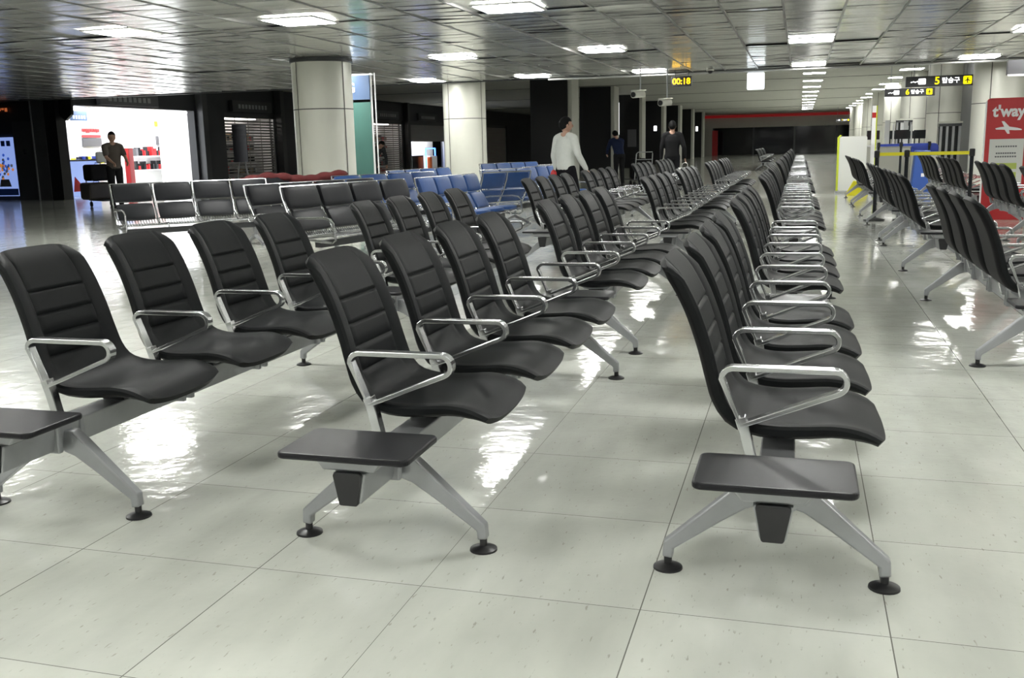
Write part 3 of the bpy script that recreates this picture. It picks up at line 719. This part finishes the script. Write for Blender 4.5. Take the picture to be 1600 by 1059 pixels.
panel('wall_screen', 'grey wall screen above the crowded shop shelves', 'screen', -23.6, -23.54, 32.8, 33.7, 1.62, 1.95, 'greyprint')
panel('sale_sign', 'small yellow sign high on the white shop wall', 'sign', -23.6, -23.57, 32.8, 33.25, 2.3, 2.5, 'yellow')
panel('lightbox', 'tall glowing white panel at the right end of the lit shop', 'light box', -21.95, -21.85, 30.7, 32.2, .15, 2.7, 'lightbox', bevel=.01)
t = thing('shop_wall_sign', 'red lettered sign on the white shop wall above a dark display', 'sign', (-23.58, 29.2, 0))
for k, (w_, z) in enumerate(((.9, 2.12), (.95, 1.93))):
    bm = nb()
    if k: box(bm, 0, .02, -w_/2, w_/2, z-.05, z+.04)
    else:
        random.seed(2)
        for i in range(9): box(bm, 0, .02, -w_/2+i*.1, -w_/2+i*.1+.07, z-.06+random.uniform(-.02, .02), z+.06)
    obj('lettering', bm, 'red', t)
bm = nb(); box(bm, 0, .03, -.48, .48, 1.58, 1.86); obj('display_panel', bm, 'greyprint', t)
panel('display_stand', 'narrow red stand beside the person in taupe', 'stand', -22.75, -22.55, 29.75, 30.0, 0, 1.5, 'red', bevel=.01)
t = thing('overhead_sign', 'blue sign hanging at the top left of the lit shop', 'sign', (-23.0, 27.95, 2.56))
bm = nb(); box(bm, -.03, .03, -.38, .38, -.15, .16); obj('sign_panel', bm, 'bluesign', t)
bm = nb()
for i in range(5): box(bm, .03, .034, -.3+i*.13, -.22+i*.13, -.09, .02)
obj('lettering', bm, 'bluebox', t)
# hanging black shield sign at the corner
t = thing('hanging_sign', 'black shield-shaped sign hanging at the corner of the lit shop', 'sign', (-20.62, 24.55, 0))
bm = nb(); prism(bm, [(-.26, 2.88), (.26, 2.88), (.22, 2.45), (0, 2.28), (-.22, 2.45)], -.05, .05, 'y'); obj('sign_board', bm, 'black', t)
bm = nb(); box(bm, -.30, -.265, -.05, .05, 2.35, 2.88); obj('white_edge', bm, 'signwhite', t)
# left corner: lit poster, dark door, pillars
t = thing('lit_poster', 'pale blue lit poster with a ball of coloured dots at the left edge', 'poster', (-23.15, 24.58, 0))
bm = nb(); box(bm, -.55, .55, -.05, 0, .12, 1.86); obj('poster_panel', bm, 'bluebox', t)
bm = nb(); box(bm, -.55, .55, -.056, -.05, .14, .34); obj('blue_footer', bm, 'blueplastic', t)
for mname, sd in ((mat('backlit_blue_print', (.03, .09, .4), .5, emit=(.03, .10, .5), es=.5), 1), (mat('backlit_orange_print', (.5, .2, .05), .5, emit=(.7, .25, .05), es=.5), 2), ('white', 3)):
    random.seed(sd); bm = nb()
    for i in range(16):
        a, r = random.uniform(0, 2*PI), random.uniform(0, .36); ball(bm, (.1+r*math.cos(a), -.052, 1.0+r*math.sin(a)), .05, 1, (1, .2, 1))
    o = obj('dots', bm, mname, t); o['kind'] = 'stuff'
bm = nb(); prism(bm, [(-.12, .40), (.32, .40), (.25, .62), (-.05, .62)], -.056, -.05, 'y'); obj('cup_print', bm, 'greyprint', t)
bm = nb()
for i in range(4): box(bm, -.3+i*.2, -.16+i*.2, -.056, -.05, 1.6, 1.76)
obj('title_print', bm, 'blueplastic', t)
bm = nb(); box(bm, -22.55, -21.6, 24.50, 24.58, 0, 2.3); d = struct('door_1', bm, 'darkgrey')
bm = nb(); box(bm, -22.2, -22.12, 24.47, 24.5, 1.35, 1.5); obj('door_plate', bm, 'screen', d)
bm = nb(); box(bm, -21.62, -21.2, 24.3, 24.6, 0, HA); o = struct('pillar', bm, 'darkgrey')
bm = nb(); box(bm, -21.66, -21.62, 24.28, 24.6, 0, HA); obj('bright_edge', bm, 'alu', o)
bm = nb(); box(bm, -21.2, -20.8, 24.32, 24.72, 0, HA); struct('pillar', bm, 'black')
random.seed(9)
t = thing('warm_glints', 'dim warm glints drawn as made-up lettering high at the far left', 'sign', (-23.1, 24.52, 2.66))  # made-up sign: its small glowing bars stand in for warm glints
bm = nb()
for i in range(8): box(bm, -.5+i*.12, -.42+i*.12, 0, .02, random.uniform(-.06, 0), .05)
obj('lettering', bm, mat('warm_glint_glow', (.3, .08, .03), .5, emit=(1, .25, .08), es=.25), t)
# closed shutters
MT['slat'] = mat('galvanised_slats', (.32, .31, .30), .4, .4, .2, 4)
def closed_shop(y0, y1, seed, label):
    bm = nb(); box(bm, -22.9, -22.8, y0-.2, y1+.6, 0, 2.8); box(bm, -22.8, XL-.3, y1+.5, y1+.6, 0, 2.8); struct('wall_closed_shop', bm, 'shopwall')
    panel_ = nb(); box(panel_, -22.5, -22.2, y0+.3, y1-.3, 2.6, 2.64); o = obj('ceiling_light', panel_, MT['dimlight']); tag(o, 'dim ceiling light inside the closed shop behind the %s' % label, 'ceiling light')
    t = thing('display_shelf', 'stock shelves behind the %s' % label, 'shelf', (-22.75, (y0+y1)/2, 0), 0, 'stock behind closed shutters')
    h = (y1-y0)/2; bm = nb()
    for z in (.4, .85, 1.3, 1.75): box(bm, 0, .35, -h, h, z-.03, z)
    obj('boards', bm, 'white', t)
    random.seed(seed); bm = nb()
    for z in (0, .4, .85, 1.3, 1.75):
        for i in range(int(2*h/.17)):
            if random.random() < .8: box(bm, .05, .3, -h+i*.17, -h+i*.17+.13, z, z+random.uniform(.12, .32), random.randrange(4))
    o = obj('small_goods', bm, ['red', 'screen', 'cardboard', 'greyprint'], t); o['kind'] = 'stuff'
MT['dimlight'] = mat('dim_shop_light', (1, 1, 1), .5, emit=(1, .93, .85), es=5)
closed_shop(34.4, 38.1, 21, 'grille shutter left of the round pillar')
closed_shop(48.0, 52.3, 22, 'grille shutter right of the teal partition')
def shutter(label, y0, y1, z0, m_, grp='closed roller shutters', grille=False):
    t = thing('roller_shutter', label, 'shutter', (XL-.12, (y0+y1)/2, 0), 0, grp); h = (y1-y0)/2
    bm = nb()
    if grille:
        for i in range(int(2.6/.115)): box(bm, -.03, -.005, -h, h, .04+i*.115, .04+i*.115+.062)
        for yy in (-h*.5, 0, h*.5): box(bm, -.045, -.03, yy-.02, yy+.02, z0, 2.8)
    else: box(bm, -.04, 0, -h, h, z0, 2.8)
    obj('slats', bm, 'slat' if grille else m_, t)
    bm = nb(); box(bm, -.08, .06, -h, h, 2.62, 2.8); obj('shutter_box', bm, 'darkgrey', t)
    for s in (-1, 1):
        bm = nb(); box(bm, -.06, .05, s*h-.05, s*h+.05, 0, 2.8); obj('guide_rail', bm, 'alu' if s > 0 else 'darkgrey', t)
shutter('slatted grille shutter with red goods behind it, just left of the round pillar', 34.3, 38.2, 0, 'shutter', grille=True)
shutter('dark roller shutter right of the teal partition', 47.9, 52.4, 0, 'darkshutter', grille=True)
shutter('half-raised shutter above the small lit shop', 53.0, 59.3, 1.66, 'darkshutter')
shutter('pale closed shutter right of the second round pillar', 61.2, 66.0, 0, 'shutter')
shutter('farthest closed shutter beside the black pillar', 68.0, 73.0, 0, 'shutter')
bm = nb(); box(bm, -23.4, -23.2, 53, 61.5, 0, 2.8); struct('wall_small_shop', bm, 'shopwall')
panel('ceiling_light', 'bright ceiling light of the small lit shop', 'ceiling light', -23.0, -22.0, 53.4, 60.5, 2.6, 2.65, 'shoplight')
t = thing('neon_arch', 'blue glowing frame in the small lit shop', 'neon frame', (-22.0, 57.9, 0))
bm = nb(); tube(bm, [(0, -.8, .1), (0, -.8, 1.25), (0, .8, 1.25), (0, .8, .1)], .05, 6); obj('neon_tube', bm, mat('blue_neon', (.05, .1, 1), .4, emit=(.08, .25, 1), es=3), t)
bm = nb(); box(bm, -.2, .2, -.6, .6, 0, .8); obj('case', bm, 'shopwall', t)
panel('shop_table', 'dark table with white legs in the small lit shop', 'table', -22.3, -21.9, 54.6, 56.4, 0, .85, 'screen')
panel('lantern', 'orange lantern beside the blue neon frame', 'lantern', -21.7, -21.52, 56.5, 56.9, 0, .75, mat('orange', (.6, .12, .02), .5), bevel=.04)
# awnings and signs over the shutters
random.seed(5)
for i, (y, lb) in enumerate(((28.5, 'dark framed sign over the lit shop'), (36.2, 'dark sign box over the striped shutter'), (50, 'dark sign box over the dark shutter'), (56, 'dark curved sign over the small lit shop'), (64, 'dark sign box right of the second round pillar'))):
    t = thing('shop_fascia_sign', lb, 'sign', (XL+.08, y, 3.05))
    bm = nb(); box(bm, -.06, .08, -1.5, 1.5, -.2, .22); obj('sign_box', bm, 'greyprint' if i % 2 == 0 else 'darkgrey', t)
    bm = nb()
    for k in range(9): box(bm, .08, .10, -1.1+k*.25, -.95+k*.25, -.08, .08)
    obj('lettering', bm, 'alu', t)
for y, lb in ((35.2, 'person-sized dark easel with pale legs left of the striped shutter'),):
    t = thing('easel', lb, 'easel', (-20.6, 33.9, 0))
    for q in ((-.3, 0), (.3, 0), (0, .4)):
        bm = nb(); tube(bm, [(q[0], q[1], 0), (q[0]*.15, q[1]*.2, 1.3)], .02, 6); obj('leg', bm, 'alu', t)
    bm = nb(); box(bm, -.3, .3, -.1, -.06, .9, 2.3); obj('black_board', bm, 'black', t)

# teal partition with header
t = thing('partition_sign', 'teal partition with white-lettered blue header beside the near round pillar', 'partition', (-8.52, 18.2, 0))
bm = nb(); box(bm, -.6, .40, -.03, .03, 0, 2.17); obj('teal_panel', bm, 'teal', t)
bm = nb(); box(bm, -.6, .40, -.05, .05, 2.22, 2.68); obj('header', bm, 'bluesign', t)
text('lettering', 'ING', .25, (-.09, -.055, 2.44), 'signwhite', t, bold=.006, sx=.85)
for x in (.415, .50):
    bm = nb(); tube(bm, [(x, 0, 0), (x, 0, 2.72)], .022 if x < .45 else .012, 8); obj('post', bm, 'white', t)
bm = nb(); box(bm, -.6, .46, -.035, .035, 2.68, 2.71); obj('top_rail', bm, 'white', t)

# ------------------------------------------------------------------ hanging signs, clock, cameras
def hang_sign(label, x0, x1, y, z0, z1, ztop, num):
    t = thing('gate_sign', label, 'sign', ((x0+x1)/2, y, (z0+z1)/2)); w_ = x1-x0; h = z1-z0
    bm = nb(); box(bm, -w_/2, w_/2, -.06, .06, -h/2, h/2); obj('housing', bm, 'signgrey', t, bevel=.008)
    for s in (-1, 1):
        bm = nb(); tube(bm, [(s*w_*.38, 0, h/2), (s*w_*.38, 0, ztop-(z0+z1)/2)], .012, 6); obj('hanger', bm, 'alu', t)
    k = w_/1.58
    bm = nb()
    for a in range(4): ball(bm, (-w_/2+(.13+.045*a)*k, -.063, -.012+.012*(a % 2)), .022*k, 1, (1, .3, .8))
    prism(bm, [(p[0], p[1]) for p in rrect(-w_/2+.29*k, -w_/2+.46*k, -.07*k, .07*k, .02)], -.068, -.06, 'y'); obj('white_marks', bm, 'signwhite', t)
    text('gate_number', num, .25*k, (-w_/2+.72*k, -.064, 0), 'signyellow', t, bold=.003)
    text('lettering', '탑승구', .15*k, (-w_/2+1.03*k, -.064, 0), 'signwhite', t, bold=.002)
    bm = nb(); prism(bm, rrect(-w_/2+1.31*k, -w_/2+1.50*k, -.095*k, .095*k, .025), -.066, -.06, 'y'); ic = obj('plane_pictogram', bm, 'signyellow', t)
    cx = -w_/2+1.405*k
    bm = nb()
    P = [(0, .075), (.014, .055), (.014, .02), (.075, -.02), (.075, -.035), (.014, -.012), (.012, -.05), (.03, -.066), (.03, -.075), (0, -.068)]
    P = [(cx+a*k, b_*k) for a, b_ in P] + [(cx-a*k, b_*k) for a, b_ in P[::-1][1:-1]]
    prism(bm, P, -.070, -.066, 'y'); obj('plane', bm, 'black', ic)
hang_sign('dark hanging sign with yellow number 5 by the right pillars', 2.42, 3.98, 26.5, 2.46, 2.71, HB, '5')
hang_sign('dark hanging sign with yellow number 6 behind the number 5 sign', 2.44, 3.88, 33.2, 2.50, 2.74, HB, '6')
hang_sign('tiny far hanging sign at the end of the right lamp line', 2.65, 3.74, 85, 2.62, 2.90, HB, '7')
t = thing('digital_clock', 'black hanging clock with amber digits 00:18', 'clock', (-2.745, 24.0, 2.67))
bm = nb(); box(bm, -.235, .235, -.04, .04, -.115, .115); obj('clock_case', bm, 'black', t, bevel=.006)
text('digits', '00:18', .19, (0, -.043, -.005), 'amber', t, bold=.0025)
for s in (-1, 1):
    bm = nb(); tube(bm, [(s*.15, 0, .11), (s*.15, 0, .235)], .01, 6); obj('hanger', bm, 'black', t)
t = thing('lit_sign', 'pale glowing square sign hanging below the ceiling edge', 'sign', (-1.05, 24.1, 2.615))
bm = nb(); prism(bm, rrect(-.195, .195, -.19, .19, .03), -.05, .05, 'y'); obj('glowing_panel', bm, mat('pale_lit_panel', (.9, .95, 1), .4, emit=(.85, .92, 1), es=1.3), t)
bm = nb(); tube(bm, [(0, 0, .19), (0, 0, .29)], .015, 6); obj('hanger', bm, 'alu', t)
for x, y, z, lb in ((-3.47, 22.2, 2.31, 'left one of two grey bullet cameras hanging before the black pillars'), (-2.93, 22.6, 2.13, 'right lower one of two grey bullet cameras')):
    t = thing('security_camera', lb, 'camera', (x, y, z), math.radians(-25), 'bullet cameras')
    bm = nb(); tube(bm, [(0, -.22, 0), (0, .16, .02)], [.075, .07], 16); obj('camera_body', bm, 'plaster', t, smooth=True)
    bm = nb(); tube(bm, [(0, -.235, -.001), (0, -.21, 0)], .058, 16); obj('lens', bm, 'black', t)
    bm = nb(); tube(bm, [(0, .05, .06), (0, .05, HA-z)], .014, 8); obj('drop_pole', bm, 'alu', t)
    bm = nb(); tube(bm, [(0, -.2, .085), (0, .18, .10)], .02, 6, ry=.09); obj('sunshield', bm, 'plaster', t)
t = thing('dome_camera', 'small black dome camera under the ceiling edge', 'camera', (-2.05, 23.6, HA-.012))
bm = nb(); lathe(bm, [(.09, 0), (.09, -.03)], n=20); obj('base_ring', bm, 'plaster', t)
bm = nb(); ball(bm, (0, 0, -.035), .065, 2); obj('dome', bm, 'black', t, smooth=True)
t = thing('wall_display', 'dark display panel with white lower edge at the top right', 'sign', (3.75, 18.0, 2.3))
bm = nb(); box(bm, -.58, .6, -.06, .06, -.09, .14); obj('panel', bm, 'signgrey', t)
bm = nb(); box(bm, -.58, .6, -.075, -.06, -.115, -.085); obj('white_edge', bm, 'white', t)
bm = nb(); tube(bm, [(.0, 0, .14), (.0, 0, HA-2.3)], .02, 6); obj('hanger', bm, 'alu', t)
for y, z0, z1, x, lb in ((52.54, 1.75, 3.4, -9.35, 'tall thin white light strip on the third black pillar'), (61.14, 2.0, 2.3, -8.55, 'small white light on the fourth black pillar'), (86.94, 2.2, 2.6, -8.6, 'small white light on the farthest black pillar')):
    panel('light_strip', lb, 'light', x-.09, x+.09, y-.05, y+.0, z0, z1, 'signwhite')
panel('notice_board', 'pale notice board with a red mark on the third black pillar', 'board', -8.80, -8.35, 52.46, 52.54, 1.1, 2.0, 'greyprint')

# ------------------------------------------------------------------ right side: red sign, boards, barriers, counters
t = thing('standing_sign', 'red standing sign with white lettering and aeroplane at the right edge', 'sign', (2.96, 16.45, 0))
bm = nb(); P = [(-.30, 0), (.30, 0)] + [(.30-.05+.05*math.cos(a), 1.75+.05*math.sin(a)) for a in (0, .5, 1.1, 1.57)] + [(-.25+.05*math.cos(a), 1.75+.05*math.sin(a)) for a in (1.57, 2.1, 2.7, 3.14)]
prism(bm, P, -.03, .03, 'y'); obj('red_board', bm, 'red', t)
bm = nb(); prism(bm, [(-.315, 0), (-.30, 0), (-.30, 1.76), (-.315, 1.75)], -.032, .032, 'y'); obj('white_edge', bm, 'white', t)
text('lettering', "t'way", .225, (.0, -.033, 1.60), 'white', t, bold=.008, sx=.92)
bm = nb()
P = [(-.17, .0), (-.10, .015), (-.05, .02), (-.09, .10), (-.055, .10), (.02, .02), (.13, .0), (.19, -.02), (.19, -.035), (.10, -.035), (.02, -.03), (.03, -.085), (.0, -.085), (-.04, -.025), (-.16, -.02)]
prism(bm, [(a, 1.36+b_) for a, b_ in P], -.036, -.03, 'y'); obj('aeroplane', bm, 'white', t)
bm = nb(); box(bm, -.235, .235, -.034, -.03, .50, 1.20); wp = obj('notice_panel', bm, 'offwhite', t)
for z, a in ((1.09, .15), (.99, .14), (.94, .15)):
    bm = nb(); n = 9
    for i in range(n): box(bm, -a+2*a*i/n, -a+2*a*i/n+.024, -.037, -.034, z-.011, z+.011)
    obj('print_line', bm, 'greyprint', wp)
for z in (.80, .665):
    bm = nb(); box(bm, -.155, .155, -.038, -.034, z-.045, z+.045); lb_ = obj('lime_label', bm, 'limebox', wp)
t = thing('display_board', 'white standing board with yellow-green left edge beyond the right seat rows', 'board', (1.17, 24.6, 0))
bm = nb(); prism(bm, rrect(-.30, .31, .06, 1.31, .04), -.04, .04, 'y'); obj('white_board', bm, 'offwhite', t)
bm = nb(); prism(bm, [(-.345, .06), (-.30, .06), (-.30, 1.29), (-.25, 1.335), (-.29, 1.345), (-.345, 1.29)], -.05, .05, 'y'); obj('edge_strip', bm, 'yellowgreen', t)
bm = nb(); box(bm, -.36, .36, -.25, .25, 0, .05); obj('foot_plate', bm, 'alu', t)
t = thing('height_pole', 'white measuring pole with red band and green edge beside the white board', 'pole', (1.63, 24.75, 0))
bm = nb(); box(bm, -.055, .03, -.03, .03, 0, 2.0); obj('pole', bm, 'white', t)
bm = nb(); box(bm, -.056, .031, -.032, .032, 1.72, 1.84); obj('red_band', bm, 'red', t)
bm = nb(); box(bm, .03, .055, -.03, .03, 0, 2.0); obj('edge_strip', bm, 'yellowgreen', t)
t = thing('floor_sign', 'yellow folded floor stand below the far end of the right row', 'floor sign', (1.22, 23.6, 0))
bm = nb(); prism(bm, [(-.22, 0), (.26, 0), (.22, .12), (.05, .32), (-.05, .32)], -.12, -.08, 'y'); obj('front_leaf', bm, 'yellow', t)
bm = nb(); prism(bm, [(-.22, 0), (.26, 0), (.05, .32), (-.05, .32)], .08, .12, 'y'); obj('rear_leaf', bm, 'yellow', t)
bm = nb(); box(bm, -.05, .05, -.1, .1, .28, .32); obj('hinge', bm, 'yellow', t)
def post(label, x, y, h=1.06):
    t = thing('barrier_post', label, 'barrier post', (x, y, 0), 0, 'barrier posts')
    bm = nb(); lathe(bm, [(.16, 0), (.16, .02), (.03, .05)], n=20); obj('base', bm, 'rubber', t)
    bm = nb(); lathe(bm, [(.028, .03), (.028, h-.1)], n=12); obj('tube', bm, 'screen', t, smooth=True)
    bm = nb(); lathe(bm, [(.038, h-.1), (.04, h-.08), (.04, h), (.03, h+.01)], n=14); obj('belt_head', bm, 'rubber', t, smooth=True)
for x, lb in ((1.13, 'left'), (1.56, 'middle'), (2.47, 'right')): post('black barrier post holding the %s end of the yellow belt' % lb if lb != 'middle' else 'black barrier post between the two yellow belts', x, 16.25)
for a, b_, lb in ((1.17, 1.52, 'short yellow belt left of the middle barrier post'), (1.60, 2.43, 'long yellow belt right of the middle barrier post')):
    panel('barrier_belt', lb, 'belt', a, b_, 16.247, 16.253, .985, 1.035, 'yellow')
for x, y in ((1.85, 26.2), (2.35, 26.0), (3.0, 26.1)): post('black barrier post holding a blue belt before the desks, near x %s' % {1.85: 'the pole', 2.35: 'the blue bin', 3.0: 'the sign pillar'}[x], x, y, 1.14)
panel('barrier_belt', 'blue belt left of the blue bin', 'belt', 1.88, 2.32, 26.1, 26.106, 1.05, 1.11, 'bluebelt')
panel('barrier_belt', 'blue belt right of the blue bin', 'belt', 2.39, 2.97, 26.05, 26.056, 1.05, 1.11, 'bluebelt')
t = thing('recycling_bin', 'tall tapered blue bin behind the yellow belt', 'bin', (2.75, 25.1, 0))
bm = nb(); prism(bm, [(-.24, 0), (.24, 0), (.15, .95), (-.17, .95)], -.2, .2, 'y'); obj('bin_body', bm, 'blueplastic', t, bevel=.02)
bm = nb(); box(bm, -.03, .04, -.206, -.2, .35, .43); obj('white_mark', bm, 'white', t)
def desk(label, x, y, seed):
    t = thing('service_desk', label, 'desk', (x, y, 0), 0, 'service desks')
    bm = nb(); box(bm, -.55, .55, -.25, .25, 0, 1.02); obj('desk_body', bm, 'plaster', t, bevel=.01)
    bm = nb(); box(bm, -.60, .60, -.30, .30, 1.02, 1.07); obj('desk_top', bm, 'white', t, bevel=.01)
    for q in (-.38, .34):
        bm = nb(); box(bm, q-.16, q+.16, -.03, .01, 1.22, 1.46); mo = obj('monitor', bm, 'screen', t, bevel=.008)
        bm = nb(); box(bm, q-.02, q+.02, -.01, .02, 1.07, 1.25); obj('stand', bm, 'rubber', mo)
    bm = nb(); box(bm, -.10, .02, -.08, -.04, 1.07, 1.72); obj('white_upright', bm, 'white', t)
    bm = nb(); box(bm, .10, .14, -.08, -.04, 1.07, 1.62); obj('white_upright', bm, 'white', t)
desk('service desk with monitors and a bright white upright panel beyond the height pole', 2.25, 28.6, 1)
desk('service desk with monitors farther behind, left of the number 6 sign pillar', 2.9, 30.6, 2)
desk('farthest service desk beyond the measuring pole', 3.1, 33.8, 3)
bm = nb(); prism(bm, rrect(-.32, .32, -.16, .16, .12), -.12, .12, 'y'); o = obj('covered_trolley', bm, 'bluebelt', None, bevel=.03); o.location = (3.02, 27.2, .95); tag(o, 'dark blue rounded machine hood above the blue bin', 'machine')
bm = nb(); box(bm, 2.72, 3.32, 27.0, 27.4, 0, .80); o = obj('machine_base', bm, 'plaster', None, bevel=.02); tag(o, 'grey machine base carrying the dark blue rounded hood', 'machine')
def rack(label, x, y, z1):
    t = thing('slatted_rack', label, 'rack', (x, y, 0), 0, 'slatted racks')
    bm = nb(); box(bm, -.27, .27, -.05, .05, z1-.12, z1-.05); obj('top_rail', bm, 'darkgrey', t)
    bm = nb(); box(bm, -.29, .29, -.07, .07, z1-.04, z1); obj('cream_cap', bm, 'panel', t)
    for k in range(4):
        bm = nb(); box(bm, -.25+.15*k, -.19+.15*k, -.03, .03, 0, z1-.1); obj('upright', bm, 'alu', t)
    bm = nb(); box(bm, -.27, .27, .05, .09, 0, z1-.05); obj('back_panel', bm, 'screen', t)
rack('dark slatted rack leaning by the first right pillar', 3.72, 28.2, 1.64)
rack('dark slatted rack between the second and third right pillars', 3.45, 37.5, 1.9)
for y, lb in ((30, 'second and first'), (39, 'third and second')):
    panel('dark_partition', 'dark tall partition between the %s right pillars' % lb, 'partition', 4.6, 4.8, y-2.5, y+2.8, 0, HB-.02, 'darkgrey')
